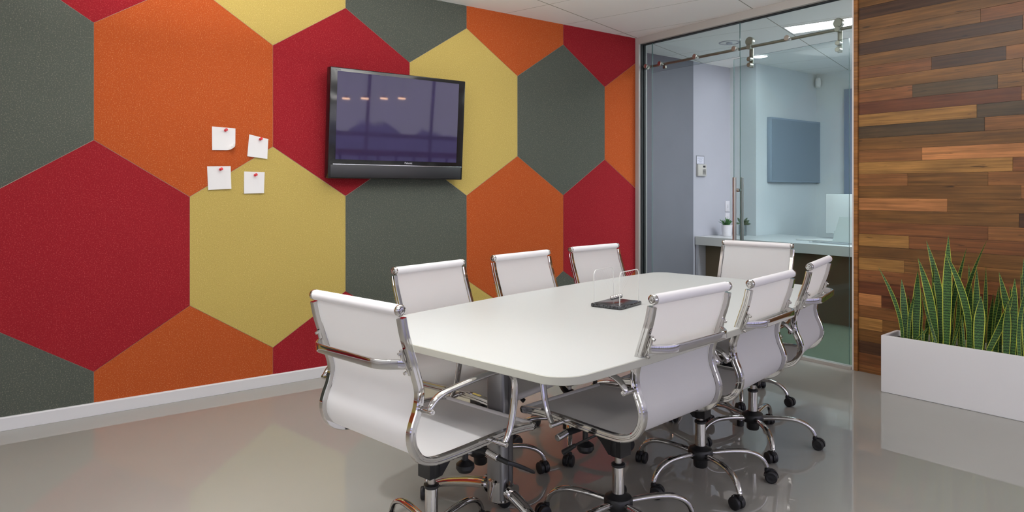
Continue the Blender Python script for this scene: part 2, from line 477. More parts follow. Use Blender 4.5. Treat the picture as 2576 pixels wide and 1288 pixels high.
for k in range(ny):
    a, b_ = Y0 + k * dy, Y0 + (k + 1) * dy
    bm = bx((XR + .02, a, .30), (XR + .08, a + .03, 2.45)); bx((XR + .02, b_ - .03, .30), (XR + .08, b_, 2.45), bm=bm)
    bx((XR + .02, a + .03, 2.41), (XR + .08, b_ - .03, 2.45), bm=bm); bx((XR + .02, a + .03, .30), (XR + .08, b_ - .03, .34), bm=bm)
    bx((XR + .015, a + .03, 1.24), (XR + .08, b_ - .03, 1.32), bm=bm)
    w = struct('window_%d' % (k + 1), bm, trim_white)
    finish(bx((XR + .06, a + .03, .34), (XR + .065, b_ - .03, 2.41)), 'window_pane', wp, w, False)
struct('trim_2', bx((XR - .03, Y0, .88), (XR + .0, YF, .99)), mat('oak_rail', (.75, .50, .18), rough=.5))
bm = bmesh.new()
for k in range(29): bx((XR - .025, Y0 + .1 + .38 * k, 0), (XR - .002, Y0 + .135 + .38 * k, .88), bm=bm)
struct('trim_4', bm, mat('rail_post_blue', (.05, .06, .14), rough=.5))

# ------------------------------------------------------------------ timber feature wall
rng = random.Random(7)
MB, TAN, ORG, DK, DG, RD, OL, RB = ((.235, .098, .032), (.36, .18, .052), (.45, .19, .068), (.062, .028, .014),
                                    (.066, .042, .021), (.125, .038, .015), (.18, .082, .024), (.21, .080, .028))
rows = {  # top height index -> [(colour, right end x) ...] from the left edge
    0: [(OL, -2.0), (DG, 9)], 1: [(DK, 9)], 2: [(OL, 9)], 3: [(OL, -1.62), (RB, 9)], 4: [(DK, 9)], 5: [(OL, 9)],  # olive rows up here darkened to carry the dimmer light near the ceiling
    6: [(RB, -1.894), (DK, -1.488), (MB, 9)], 7: [(OL, 9)], 8: [(RB, -2.009), (DG, -1.53), (OL, 9)], 9: [(RD, 9)],
    10: [(TAN, -1.64), (DG, 9)], 11: [(DG, -1.598), (MB, 9)], 12: [(OL, 9)], 13: [(MB, -1.95), (ORG, 9)], 14: [(TAN, 9)],
    15: [(MB, -2.038), (OL, -1.58), (MB, 9)], 16: [(OL, 9)], 17: [(ORG, -1.802), (OL, 9)], 18: [(OL, 9)], 19: [(RB, -1.58), (MB, 9)],
    20: [(TAN, -2.03), (RB, 9)], 21: [(OL, 9)], 22: [(TAN, -2.06), (OL, 9)], 23: [(RB, 9)], 24: [(RD, 9)], 25: [(ORG, -2.206), (RD, 9)],
    26: [(MB, 9)], 27: [(TAN, -2.2), (OL, 9)], 28: [(OL, 9)], 29: [(DK, 9)], 30: [(RB, 9)], 31: [(MB, 9)]}
bm = bmesh.new()
pl = bm.loops.layers.float_color.new('plank'); sh = bm.loops.layers.float_color.new('shift')
WX0, WX1 = -2.361, -.90
def plank(x0, x1, z0, z1, col, y=YB):
    before = set(bm.faces)
    t = rng.uniform(0, .002)
    add_box(bm, ((x0 + x1) / 2, y + .01 - t / 2, (z0 + z1) / 2), (x1 - x0 - .0012, .02 + t, z1 - z0 - .0012))
    j = rng.uniform(.88, 1.12)
    s = (rng.uniform(0, 9), rng.uniform(0, 9), rng.uniform(0, 9), 1)
    for f in set(bm.faces) - before:
        for l in f.loops: l[pl] = (col[0] * j, col[1] * j, col[2] * j, 1); l[sh] = s
PH = .0832
for i in range(-1, 32):
    z1 = 2.546 - (i - 1) * PH; z0 = z1 - PH
    if i == -1: z1 = ZC
    z1 = min(z1, ZC); z0 = max(z0, 0.001)
    if z1 - z0 < .004: continue
    segs = rows.get(i, [(MB, 9)])
    x = WX0
    for col, xe in segs:
        xe2 = min(xe, WX1)
        while xe2 - x > 1.3:
            c = x + rng.uniform(.85, 1.1); plank(x, c, z0, z1, col); x = c; col = rng.choice([MB, OL, RB, TAN, DK])
        if xe2 > x: plank(x, xe2, z0, z1, col)
        x = xe2
before = set(bm.faces)
add_box(bm, ((WX0 - 2.389) / 2, YB + .045, ZC / 2), (.0275, .12, ZC - .002))           # edge board
add_box(bm, ((WX0 + WX1) / 2, YB + .065, ZC / 2), (WX1 - WX0, .08, ZC - .004))
for f in set(bm.faces) - before:
    for l in f.loops: l[pl] = (.30, .125, .035, 1); l[sh] = (3, 1, 2, 1)
struct('wall_timber', bm, wood)
struct('trim_3', bx((-2.401, YB - .012, 0), (-2.3895, YB + .10, ZC - .002)), trim_white)

# ------------------------------------------------------------------ glass partition
bm = bmesh.new()
bx((XW + .001, YB - .055, 0), (XW + .045, YB + .055, ZC - .001), bm=bm)                 # left post
bx((XW + .045, YB - .055, 2.648), (-2.4015, YB + .055, ZC - .001), bm=bm)               # header
for a, b_ in ((XW + .045, -4.275), (-3.323, -2.4015)):                                   # sills
    bx((a, YB - .03, 0), (b_, YB + .03, .022), bm=bm)
fr = struct('window_9', bm, frame_m)
bm = bx((XW + .045, YB - .03, .022), (XW + .056, YB + .03, 2.647)); bx((XW + .056, YB - .02, 2.640), (-2.4015, YB + .02, 2.6475), bm=bm)
finish(bm, 'gasket', gasket, fr, False)
def pane(name, x0, x1, y, z0, z1, parent, t=.010):
    bm = bx((x0, y - t / 2, z0), (x1, y + t / 2, z1))
    for f in bm.faces:
        if abs(f.normal.y) < .5: f.material_index = 1
    return finish(bm, name, [glass_m, glass_edge], parent, False)
pane('side_pane', XW + .056, -4.272, YB, .022, 2.640, fr)
pane('transom_pane', -4.268, -3.327, YB, 2.365, 2.640, fr)
pane('fixed_pane', -3.323, -2.4015, YB, .022, 2.640, fr)
# sliding leaf with its carriages, pull handles and the rail
YD = YB + .045
sl = pane('door_1', -3.415, -2.45, YD, .012, 2.36, None); sl['kind'] = 'structure'
bm = bmesh.new()
rod(bm, (-4.40, YD, 2.437), (-2.41, YD, 2.437), .0125, bev=.002)
rl = finish(bm, 'sliding_door_rail', rail_steel); tag(rl, 'round steel rail bolted to the glass above the doorway', 'rail')
for x, z in ((-4.345, 2.437), (-4.174, 2.437), (-3.777, 2.437), (-3.376, 2.437), (-2.903, 2.437)):
    bm = bmesh.new(); rod(bm, (x, YB - .018, z), (x, YB - .005, z), .022, bev=.003); rod(bm, (x, YB + .005, z), (x, YD - .012, z), .017)
    finish(bm, 'rail_bolt', brushed, rl)
bm = bmesh.new(); lathe(bm, [(.020, -.012), (.020, .012)], axis_m((-4.375, YD, 2.437), (1, 0, 0)), 16); finish(bm, 'rail_stop', rail_steel, rl)
bm = bmesh.new(); add_box(bm, (-4.16, YD, 2.408), (.035, .02, .03), bev=.006); finish(bm, 'rail_stop', rail_steel, rl)
for x in (-3.262, -2.527):
    bm = bmesh.new()
    rod(bm, (x, YD - .018, 2.482), (x, YD + .018, 2.482), .036, n=24, bev=.004)
    add_box(bm, (x, YD + .020, 2.38), (.036, .008, .22), bev=.003)
    rod(bm, (x, YD - .028, 2.437), (x, YD + .02, 2.437), .022, bev=.003)
    for z in (2.338, 2.290): rod(bm, (x, YD - .022, z), (x, YD + .022, z), .019, bev=.003)
    finish(bm, 'roller_carriage', rail_steel, sl)
for s in (-1, 1):
    bm = bmesh.new(); y = YD + s * .050
    rod(bm, (-3.374, y, .34), (-3.374, y, 1.377), .0155, n=20, bev=.002)
    for z in (.56, 1.27): rod(bm, (-3.374, y, z), (-3.374, YD + s * .005, z), .007); rod(bm, (-3.374, YD + s * .005, z), (-3.374, YD + s * .012, z), .014)
    finish(bm, 'pull_handle', brushed, sl)

# ------------------------------------------------------------------ ceiling lights
def ceil_panel(g2, g1, w, d, label, group, strength, col=(1, .985, .96), grp=True):
    x, y = g2 * .962 - g1 * .272, g2 * .272 + g1 * .962
    t = thing('ceiling_light', (x, y, ZC), math.atan2(.272, .962), label, 'ceiling light', group)
    bm = bmesh.new()
    for a in ((-w / 2, -d / 2, w / 2, -d / 2 + .012), (-w / 2, d / 2 - .012, w / 2, d / 2), (-w / 2, -d / 2 + .012, -w / 2 + .012, d / 2 - .012), (w / 2 - .012, -d / 2 + .012, w / 2, d / 2 - .012)):
        bx((a[0], a[1], -.010), (a[2], a[3], -.0005), bm=bm)
    finish(bm, 'frame', trim_white, t, False)
    finish(bx((-w / 2 + .012, -d / 2 + .012, -.007), (w / 2 - .012, d / 2 - .012, -.004)), 'diffuser', emit('panel_glow_%g' % strength, col, strength), t, False)
    return t
LP = [(-2.37, -.84), (-2.37, .66), (-2.37, 2.16), (-2.37, 3.66), (-1.17, -.84), (-1.17, .66), (-1.17, 2.16), (-1.17, 3.66)]
for g2, g1 in LP:
    ceil_panel(g2, g1, 1.2, .6, 'square-cornered flat white ceiling panel light out of view above the table', 'flat panel lights over the meeting room', CEILING_STRENGTH)
t = ceil_panel(-1.16, 6.26, 1.2, .30, 'long bright rectangular panel light in the office ceiling behind the glass', None, 30.0, (.93, .97, 1))
ceil_panel(.04, 6.26, 1.2, .60, 'unseen panel light added to brighten the office, hidden behind the timber wall', None, 30.0, (.93, .97, 1))  # extra panel added out of sight to lift the office brightness
# two unseen up-lights above the frame, added to brighten the ceiling
for k, (x, y) in enumerate(((-2.85, .8), (-1.95, 2.2))):
    t = thing('fill_uplight', (x, y, 2.15), TH, 'unseen up-light added to brighten the ceiling, ' + ('over the floor by the felt wall' if k == 0 else 'above the near end of the table'), 'pendant light')
    finish(bx((-.6, -.05, -.03), (.6, .05, .0), bev=.004), 'housing', trim_white, t)
    finish(bx((-.58, -.042, .001), (.58, .042, .004)), 'lamp', emit('uplight', (1, .985, .96), UPLIGHT_STRENGTH * 4), t, False)
    for s in (-1, 1):
        bm = bmesh.new(); rod(bm, (s * .5, 0, 0), (s * .5, 0, ZC - 2.15 - .0005), .0015, n=6); finish(bm, 'suspension_wire', chrome, t)
def downlight(x, y, label, col, st, r=.055, group=None):
    t = thing('downlight', (x, y, ZC), 0, label, 'downlight', group)
    bm = bmesh.new(); lathe(bm, [(r + .012, -.0005), (r + .012, -.006), (r, -.008), (r, -.003)], n=24, cap=False); finish(bm, 'trim_ring', trim_white, t)
    bm = bmesh.new(); lathe(bm, [(r, -.005), (r, -.003)], n=24); finish(bm, 'lamp', emit('downlight_glow_%g' % st, col, st), t)
    return t
downlight(-4.231, 6.381, 'small round bright downlight in the office ceiling', (.9, .97, 1), 40.0, .075)
# recessed spot over the near-end chair: its beam leaves the table's shadow across the seat
_dl = downlight(-1.88, .44, 'recessed round spotlight in the ceiling behind the near-end chair', (1, .97, .93), 6.0, .05)
ld = bpy.data.lights.new('spot_beam', 'SPOT'); ld.energy = SPOT_WATTS; ld.spot_size = math.radians(62); ld.spot_blend = .9; ld.shadow_soft_size = .045
lo_ = bpy.data.objects.new('spot_beam', ld); COL.objects.link(lo_); lo_.parent = _dl; lo_.location = (0, 0, -.02); lo_.rotation_euler = (math.radians(8), 0, 0)
for k, u in enumerate((870, 917, 965, 1010)):
    d = ray(u, 246); X0 = XW + .13; o = Vector((0, 0, EYE)) + d * (X0 / d.x)
    nr = Vector((math.cos(TILT), 0, -math.sin(TILT)))
    d = d - nr * (2 * d.dot(nr)); q = o + d * ((2.5 - o.x) / d.x)
    t = thing('pendant_lamp', q, 0, 'small warm pendant lamp by the windows, seen only mirrored in the television', 'pendant light', 'warm lamps mirrored in the television')
    bm = bmesh.new(); rod(bm, (0, 0, .02), (0, 0, ZC - q.z - .0005), .002, n=6); finish(bm, 'cord', black, t)
    bm = bmesh.new(); lathe(bm, [(.02, .03), (.055, .0), (.05, .0), (.018, .026)], n=20, cap=False); finish(bm, 'shade', black, t)
    bm = bmesh.new(); add_box(bm, (0, 0, -.014), (.10, .10, .026), bev=.005); finish(bm, 'bulb', emit('warm_bulb', (1, .60, .38), 28.0), t)
bm = bmesh.new()
lathe(bm, [(.10, -.0005), (.10, -.004), (.088, -.006), (.088, -.001)], axis_m((-4.021, 5.558, ZC), (0, 0, 1)), 28, cap=False)
lathe(bm, [(.03, -.0005), (.03, -.012), (.015, -.02)], axis_m((-4.021, 5.558, ZC), (0, 0, 1)), 16)
tag(finish(bm, 'ceiling_speaker', office_white), 'faint round ceiling ring near the top of the doorway', 'ceiling speaker')
bm = bmesh.new()
add_box(bm, (-4.455, YF - .045, 2.60), (.05, .05, .12), bev=.012, seg=3)
lathe(bm, [(.0, -.05), (.022, -.045), (.032, -.02), (.032, .02), (.026, .04)], axis_m((-4.43, YF - .085, 2.59), (0, 0, 1)), 16, cap=False)
tag(finish(bm, 'motion_sensor', white_paint), 'small white motion sensor in the upper corner of the office', 'sensor')

# ------------------------------------------------------------------ conference table
TA = math.radians(143.9 - 42)          # direction of the long axis
tc_ = c2w(2.67 * .669 + -1.667 * .743, 2.67 * .743 - -1.667 * .669)
tb = thing('conference_table', (tc_[0], tc_[1], 0), TA, 'long white barrel-shaped conference table with rounded corners', 'table')
hl, he, hm = 1.20, .535, .602           # half length, half width at ends, at the middle
def outline(inset=0):
    P = []
    R = .11
    def half(sx):
        # along the bulging side
        return [(sx * 0, 0)]
    pts = []
    N = 24
    def w(x): return he + (hm - he) * (1 - (x / hl) ** 2) - inset
    xs = [(-hl + R) + (2 * hl - 2 * R) * k / N for k in range(N + 1)]
    side = [(x, w(x)) for x in xs]
    def corner(cx, cy, a0):
        return [(cx + (R - inset) * math.cos(a0 + PI / 2 * k / 8), cy + (R - inset) * math.sin(a0 + PI / 2 * k / 8)) for k in range(1, 8)]
    we = w(hl - R)
    top = side[::-1]                                     # +x to -x at +y
    P += corner(hl - R, we - R + inset, 0)
    P += top
    P += corner(-hl + R, we - R + inset, PI / 2)
    P += corner(-hl + R, -we + R - inset, PI)
    P += [(x, -y) for x, y in side]
    P += corner(hl - R, -we + R - inset, 1.5 * PI)
    return P
bm = bmesh.new()
o1 = outline(.0); o2 = outline(.002)
rings = []
for pts, z in ((o2, .714), (o1, .716), (o1, .738), (o2, .740)):
    rings.append([bm.verts.new((x, y, z)) for x, y in pts])
n = len(o1)
for a, b_ in zip(rings, rings[1:]):
    for k in range(n): bm.faces.new((a[k], a[(k + 1) % n], b_[(k + 1) % n], b_[k])).material_index = 1
bm.faces.new(rings[0]); bm.faces.new(rings[-1])
finish(bm, 'tabletop', [table_m, table_edge], tb, True, .5)
for sx in (-1, 1):
    x = sx * .83; yc = .05
    bm = bmesh.new(); sweep(bm, [(x, yc, .12), (x, yc, .70)], rrect(.043, .034, .014), side=(0, 1, 0))
    for s in (-1, 1): add_box(bm, (x, yc + s * .040, .41), (.010, .006, .58), bev=.002)
    finish(bm, 'column', alu, tb)
    bm = bmesh.new()
    for s, k in ((-1, .46), (1, .82)):
        pts = smooth_path([(x, yc, .150), (x, yc + s * .06 * k, .150), (x, yc + s * .20 * k, .125), (x, yc + s * .36 * k, .085), (x, yc + s * .47 * k, .045), (x, yc + s * .495 * k, .030)], 4)
        scl = [(1 - .45 * i / (len(pts) - 1),) * 2 for i in range(len(pts))]
        sweep(bm, pts, ell(.030, .024), side=(1, 0, 0), scale=scl)
        rod(bm, (x, yc + s * .055, .150), (x, yc + s * .067, .148), .033, n=20)
    rod(bm, (x, yc, .105), (x, yc, .19), .045, n=20, bev=.006)
    ft = finish(bm, 'foot', chrome, tb)
    for s, k in ((-1, .46), (1, .82)):
        bm = bmesh.new(); rod(bm, (x, yc + s * .478 * k, .0005), (x, yc + s * .478 * k, .034), .018, bev=.003)
        finish(bm, 'levelling_pad', black, ft)
    bm = bx((x - .04, -.36, .70), (x + .04, .36, .7135), bev=.003); finish(bm, 'support_plate', alu, tb)
bm = bx((-.84, -.03, .66), (.84, .03, .7135), bev=.003); finish(bm, 'beam', alu, tb)

# ------------------------------------------------------------------ office chairs
PROF = [(-.313, .905), (-.300, .845), (-.280, .785), (-.259, .722), (-.247, .682), (-.2455, .648), (-.254, .613), (-.268, .580),
        (-.276, .548), (-.269, .510), (-.243, .474), (-.200, .455), (-.150, .4495), (-.060, .4490), (.060, .4505), (.160, .4490), (.235, .4420), (.270, .436)]
PS = smooth_path(PROF, 4)
def make_chair():
    root = thing('office_chair', (0, 0, 0))
    # sling
    bm = bmesh.new()
    P = [Vector((x, 0, z)) for x, z in PS]; N = len(P)
    nor = []
    for i in range(N):
        t = (P[min(i + 1, N - 1)] - P[max(i - 1, 0)]).normalized(); nor.append(Vector((-t.z, 0, t.x)))
    W = [-.213, -.207, -.10, 0, .10, .207, .213]
    grid = {}
    for s in (0,):                              # the weave is a single sheet of cloth
        for i in range(N):
            for j, y in enumerate(W):
                p = P[i] + nor[i] * .003
                grid[s, i, j] = bm.verts.new((p.x, y, p.z))
    for i in range(N - 1):
        for j in range(len(W) - 1):
            bm.faces.new((grid[0, i, j], grid[0, i + 1, j], grid[0, i + 1, j + 1], grid[0, i, j + 1]))
    finish(bm, 'sling', sling_m, root)
    # rollers
    for nm, (x, z), r, hw in (('back_roller', (-.3135, .916), .0168, .2145), ('front_roller', (.274, .4345), .013, .2145)):
        bm = bmesh.new(); rod(bm, (x, -hw, z), (x, hw, z), r, n=24, bev=.002)
        rb = finish(bm, nm, roll_m, root)
        for s in (-1, 1):
            bm = bmesh.new()
            k = r / .0168
            pr = [(.0158 * k, .0), (.0170 * k, .003), (.0170 * k, .011), (.0150 * k, .0145), (.0118 * k, .0155), (.0112 * k, .0125), (.0098 * k, .0125), (.0085 * k, .0160), (.0045 * k, .0165), (.0035 * k, .0115)]
            lathe(bm, pr, axis_m((x, s * hw, z), (0, s, 0)), 20)
            finish(bm, 'end_cap', chrome, rb)
    # side frames: grooved rail
    for s in (-1, 1):
        bm = bmesh.new()
        sec = [(-.010, -.011), (-.008, -.013), (.008, -.013), (.011, -.010), (.011, -.004), (.0085, -.002), (.0085, .001), (.011, .003), (.011, .009), (.009, .012), (-.006, .012), (-.010, .009)]
        sec = [(a * s, b) for a, b in sec]
        pts = [(x, s * .2245, z) for x, z in PS[1:-1]]
        sweep(bm, pts, sec, side=(0, 1, 0))
        sf = finish(bm, 'side_frame', chrome, root, True, .5)
    # back stretcher
    bm = bmesh.new()
    half = [(-.292, .214), (-.300, .210), (-.330, .178), (-.343, .150), (-.346, .120), (-.346, .0)]
    path = half + [(x, -y) for x, y in half[-2::-1]]
    pts = smooth_path([(x, y, .758) for x, y in path], 3)
    sweep(bm, pts, rrect(.0145, .0055, .004), side=(0, 0, 1))
    for s in (-1, 1):
        sweep(bm, [(-.304, s * .214, .800), (-.296, s * .214, .770), (-.280, s * .214, .742), (-.270, s * .214, .722)], rrect(.0055, .005, .003), side=(0, 1, 0))
        for x, z in ((-.306, .792), (-.285, .733)): rod(bm, (x, s * .214, z), (x - .008, s * .214, z - .003), .005, n=10)
    finish(bm, 'back_stretcher', chrome, root)
    # armrests
    AP = [(-.243, .621), (-.240, .632), (-.222, .651), (-.190, .664), (-.130, .671), (-.050, .677), (.020, .680), (.075, .674), (.108, .655), (.124, .625),
          (.123, .580), (.113, .525), (.103, .488), (.090, .462), (.072, .438)]
    AS = smooth_path(AP, 4)
    for s in (-1, 1):
        bm = bmesh.new()
        n = len(AS)
        scl = []
        for i in range(n):
            q = min(i, n - 1 - i) / 10
            k = .62 + .38 * min(1, q)
            scl.append((k, 1.0))
        sweep(bm, [(x, s * .270, z) for x, z in AS], ell(.0135, .0088, 16), side=(0, 1, 0), scale=scl)
        for x, z in ((-.243, .621), (.072, .439)):
            rod(bm, (x, s * .228, z), (x, s * .283, z), .0088, n=16, bev=.0015)
            lathe(bm, [(.0040, 0), (.0040, .0015)], axis_m((x, s * .283, z), (0, s, 0)), 6)
        finish(bm, 'armrest', chrome, root)
    # stretchers under the seat
    for x, z in ((-.045, .436), (.125, .435)):
        bm = bmesh.new(); sweep(bm, [(x, -.214, z), (x, -.10, z - .012), (x, .10, z - .012), (x, .214, z)], rrect(.011, .0055, .003), side=(1, 0, 0))
        finish(bm, 'seat_stretcher', chrome, root)
    # tilt mechanism
    bm = bmesh.new()
    prof = [(-.034, .286), (.022, .286), (.060, .325), (.155, .385), (.168, .408), (.160, .418), (-.060, .418), (-.066, .404), (-.034, .350)]
    for s0, s1 in ((-.030, .030),):
        lo = [bm.verts.new((x, s0, z)) for x, z in prof]; hi = [bm.verts.new((x, s1, z)) for x, z in prof]
        bm.faces.new(lo); bm.faces.new(hi)
        for k in range(len(prof)): bm.faces.new((lo[k], lo[(k + 1) % len(prof)], hi[(k + 1) % len(prof)], hi[k]))
    lathe(bm, [(.030, .284), (.033, .290), (.033, .340), (.028, .346)], n=20)
    add_box(bm, (.04, 0, .4195), (.22, .15, .006), bev=.002)
    rod(bm, (.115, -.155, .372), (.115, .155, .372), .0125)
    add_box(bm, (.110, 0, .385), (.06, .12, .05), bev=.008)
    mech = finish(bm, 'tilt_mechanism', black, root)
    bm = bmesh.new(); rod(bm, (.160, 0, .285), (.160, 0, .40), .011)
    lathe(bm, [(.008, .244), (.026, .250), (.034, .262), (.033, .276), (.014, .290)], axis_m((.160, 0, 0), (0, 0, 1)), 20)
    finish(bm, 'tension_knob', black, mech)
    for s in (-1, 1):
        bm = bmesh.new(); rod(bm, (.115, s * .155, .372), (.115, s * .205, .364), .0135, bev=.002)
        finish(bm, 'chrome_sleeve', chrome, mech)
    bm = bmesh.new()
    rod(bm, (.115, .200, .364), (.130, .235, .352), .0085)
    sweep(bm, smooth_path([(.125, .226, .354), (.150, .236, .343), (.200, .244, .315), (.245, .248, .288)], 3), rrect(.014, .006, .004), side=(0, 1, 0),
          scale=[(.6, 1), (.7, 1.1), (.9, 1.2), (1.1, 1.2), (1.2, 1.2), (1.25, 1.2), (1.2, 1.1), (1.1, 1), (.9, .9), (.6, .7)])
    for v in bm.verts: v.co.y = -v.co.y
    finish(bm, 'height_lever', black, mech)
    bm = bmesh.new()
    sweep(bm, smooth_path([(-.03, .07, .405), (-.02, .13, .398), (.02, .165, .372), (.055, .178, .348)], 3), ell(.0045, .0045, 8), side=(0, 0, 1))
    rod(bm, (.052, .177, .350), (.098, .192, .314), .0075, r2=.0105, bev=.002)
    finish(bm, 'tilt_lever', black, mech)
    # gas column
    bm = bmesh.new(); lathe(bm, [(.0225, .140), (.0225, .2515), (.0205, .2525)], n=24)
    gc = finish(bm, 'gas_column', chrome, root)
    bm = bmesh.new(); lathe(bm, [(.0135, .250), (.0135, .290)], n=16); finish(bm, 'piston', brushed, gc)
    bm = bmesh.new(); lathe(bm, [(.020, .250), (.0255, .254), (.0255, .262), (.016, .266)], n=20); finish(bm, 'collar', black, gc)
    # hub, legs, casters are laid round the base so the base can be turned on its own
    bm = bmesh.new()
    lathe(bm, [(.026, .062), (.030, .068), (.031, .098), (.050, .104), (.053, .112), (.053, .134), (.048, .142), (.034, .148), (.024, .156)], n=30)
    finish(bm, 'hub', black, root)
    return root
def base_parts(root, phase_world):
    """Five legs with casters; phase is measured in the chair's own frame."""
    for k in range(5):
        a = phase_world + k * 2 * PI / 5
        M = Matrix.Rotation(a, 4, 'Z')
        lg = bpy.data.objects.new('leg', LEG); COL.objects.link(lg); lg.parent = root; lg.matrix_local = M
        cs = bpy.data.objects.new('caster', CASTER); COL.objects.link(cs); cs.parent = root
        sw = SWIVEL[(k * 2 + int(phase_world * 10)) % 5]
        cs.matrix_local = Matrix.Translation(M @ Vector((.288, 0, 0))) @ Matrix.Rotation(a + sw, 4, 'Z')
        for s in (-1, 1):
            w = bpy.data.objects.new('wheel', WHEEL); COL.objects.link(w); w.parent = cs
            w.matrix_local = Matrix.Translation((-.016, s * .0145, .0265))
SWIVEL = [.3, 1.7, 2.8, -1.1, -2.2]
# leg mesh
bm = bmesh.new()
LPT = smooth_path([(.040, 0, .121), (.080, 0, .127), (.140, 0, .132), (.200, 0, .130), (.245, 0, .115), (.272, 0, .092), (.286, 0, .066)], 4)
n = len(LPT)
scl = [(1 + .25 * math.sin(PI * min(1, i / (n - 1) * 1.15)) - .10 * (i / (n - 1)), 1 - .15 * (i / (n - 1))) for i in range(n)]
sweep(bm, LPT, ell(.0125, .0115, 16), side=(0, 1, 0), scale=scl)
tmp = finish(bm, 'leg', chrome); LEG = tmp.data; bpy.data.objects.remove(tmp)
bm = bmesh.new()
rod(bm, (0, 0, .050), (0, 0, .078), .0055, n=10, mi=1)
# hood over the wheels
prof = [(.013 * 1.0 * math.cos(t) , .0) for t in (0,)]
hood = []
for k in range(13):
    t = PI * (-.05 + 1.1 * k / 12); hood.append((-.016 + .029 * math.cos(t), .0265 + .029 * math.sin(t)))
pts = [(x, 0, z) for x, z in hood]
sweep(bm, pts, rrect(.0035, .0015, .001, 1), side=(0, 1, 0))
add_box(bm, (-.010, 0, .0375), (.036, .009, .032), bev=.003)
lathe(bm, [(.011, .044), (.012, .047), (.011, .058), (.007, .062)], n=14)
tmp = finish(bm, 'caster', [rubber, chrome]); CASTER = tmp.data; bpy.data.objects.remove(tmp)
bm = bmesh.new()
lathe(bm, [(.006, -.0105), (.020, -.0100), (.0255, -.007), (.0265, -.003), (.0265, .003), (.0255, .007), (.020, .0100), (.012, .0085), (.006, .0095)], axis_m((0, 0, 0), (0, 1, 0)), 24)
tmp = finish(bm, 'wheel', rubber); WHEEL = tmp.data; bpy.data.objects.remove(tmp)

CH = [  # camera-frame x, z, heading (deg right of view), lift, one leg heading, label
    (-.275, 2.286, 41.8, .008, 34, 'white swivel office chair at the near end of the table, its back to the camera'),
    (.391, 2.462, -42.5, .010, 9, 'nearest of the three white chairs along the right side of the table'),
    (.823, 2.922, -47.9, -.006, 20, 'white chair in the middle of the three on the right side of the table'),
    (1.217, 3.381, -54.4, .006, 38, 'farthest white chair on the right side, beside the glass partition'),
    (-.139, 2.954, 128.4, -.007, 12, 'white chair on the felt wall side, nearest the camera, mostly behind the table'),
    (.286, 3.373, 131.7, .004, 40, 'middle white chair of the three on the felt wall side of the table'),
    (.726, 3.899, 136.5, -.001, 5, 'farthest white chair on the felt wall side, behind the ball cradle'),
    (1.377, 4.091, 221.2, .004, 50, 'white chair at the far end of the table, facing the camera before the glass'),
]
proto = make_chair()
FIXED = {'hub', 'gas_column'}
def copy_chair():
    r = proto.copy(); COL.objects.link(r)
    for ch in list(proto.children):
        c = ch.copy(); COL.objects.link(c); c.parent = r
        for g in ch.children:
            d = g.copy(); COL.objects.link(d); d.parent = c
    return r
roots = [proto] + [copy_chair() for _ in CH[1:]]
for r, (X, Z, yaw, lift, ph, lab) in zip(roots, CH):
    x, y = c2w(X, Z)
    rz = math.radians(143.9 - yaw)
    r.location = (x, y, 0); r.rotation_euler = (0, 0, rz)
    tag(r, lab, 'chair', 'white swivel chairs around the conference table')
    for c in r.children:
        if c.name.split('.')[0] not in FIXED: c.location.z += lift
    base_parts(r, math.radians(143.9 - ph) - rz)

# ------------------------------------------------------------------ ball cradle on the table
ang = math.atan2(.191, -.053)
c0 = Vector((-2.091, 2.117)); e1 = Vector((-.053, .191)).normalized(); e2 = Vector((-e1.y, e1.x))
ctr = c0 + e1 * .098 + e2 * .0775
cr = thing('ball_cradle', (ctr.x, ctr.y, .740), ang, "desktop ball cradle on a dark marble base near the table's centre", 'desk toy')
bm = bmesh.new(); add_box(bm, (0, 0, .0085), (.198, .155, .016), bev=.005)
finish(bm, 'base', mat('speckled_black_marble', (.045, .047, .053), rough=.2, noise=(140, .9)), cr)
for s in (-1, 1):
    y = s * .066
    bm = bmesh.new()
    path = [(-.088, y, .0145), (-.088, y, .120), (-.088, y, .145), (-.080, y, .158), (-.066, y, .164), (0, y, .164), (.066, y, .164), (.080, y, .158), (.088, y, .145), (.088, y, .120), (.088, y, .0145)]
    sweep(bm, smooth_path(path, 3), ell(.0022, .0022, 8), side=(0, 1, 0))
    finish(bm, 'wire_frame', mat('white_wire', (.82, .82, .80), rough=.3, metal=.3), cr)
for k in range(5):
    bm = bmesh.new(); bmesh.ops.create_uvsphere(bm, u_segments=20, v_segments=12, radius=.0098)
    bmesh.ops.translate(bm, verts=bm.verts, vec=((k - 2) * .0197, 0, .040))
    b_ = finish(bm, 'ball', chrome, cr)
    bm = bmesh.new()
    for s in (-1, 1): rod(bm, ((k - 2) * .0197, 0, .0495), ((k - 2) * .0197, s * .066, .164), .00022, n=4)
    finish(bm, 'thread', mat('nylon_thread', (.7, .7, .7), rough=.4), b_, False)

# ------------------------------------------------------------------ television
tv = thing('television', (XW + .075, 2.168, 1.723), 0, 'black flat television bracketed to the felt wall', 'television')
tv.rotation_euler = (0, TILT, 0)
TW, THh = .526, .372
bm = bmesh.new()
add_box(bm, (.012, 0, 0), (.070, 2 * TW, 2 * THh), bev=.006, seg=3)
finish(bm, 'casing', mat('tv_gloss_black', (.010, .010, .011), rough=.12), tv)
bm = bmesh.new(); add_box(bm, (.0475, -.005, .052), (.002, 2 * TW - .105, .590))
finish(bm, 'screen', mat('tv_screen', (.026, .018, .060), rough=.03, spec=.45), tv, False)
bm = bmesh.new(); add_box(bm, (.048, 0, -.322), (.005, 2 * TW - .03, .085), bev=.002)
finish(bm, 'speaker_bar', mat('tv_satin_black', (.020, .020, .022), rough=.4), tv)
bm = bmesh.new(); add_box(bm, (.0485, .01, -.276), (.005, 2 * TW - .04, .006), bev=.001)
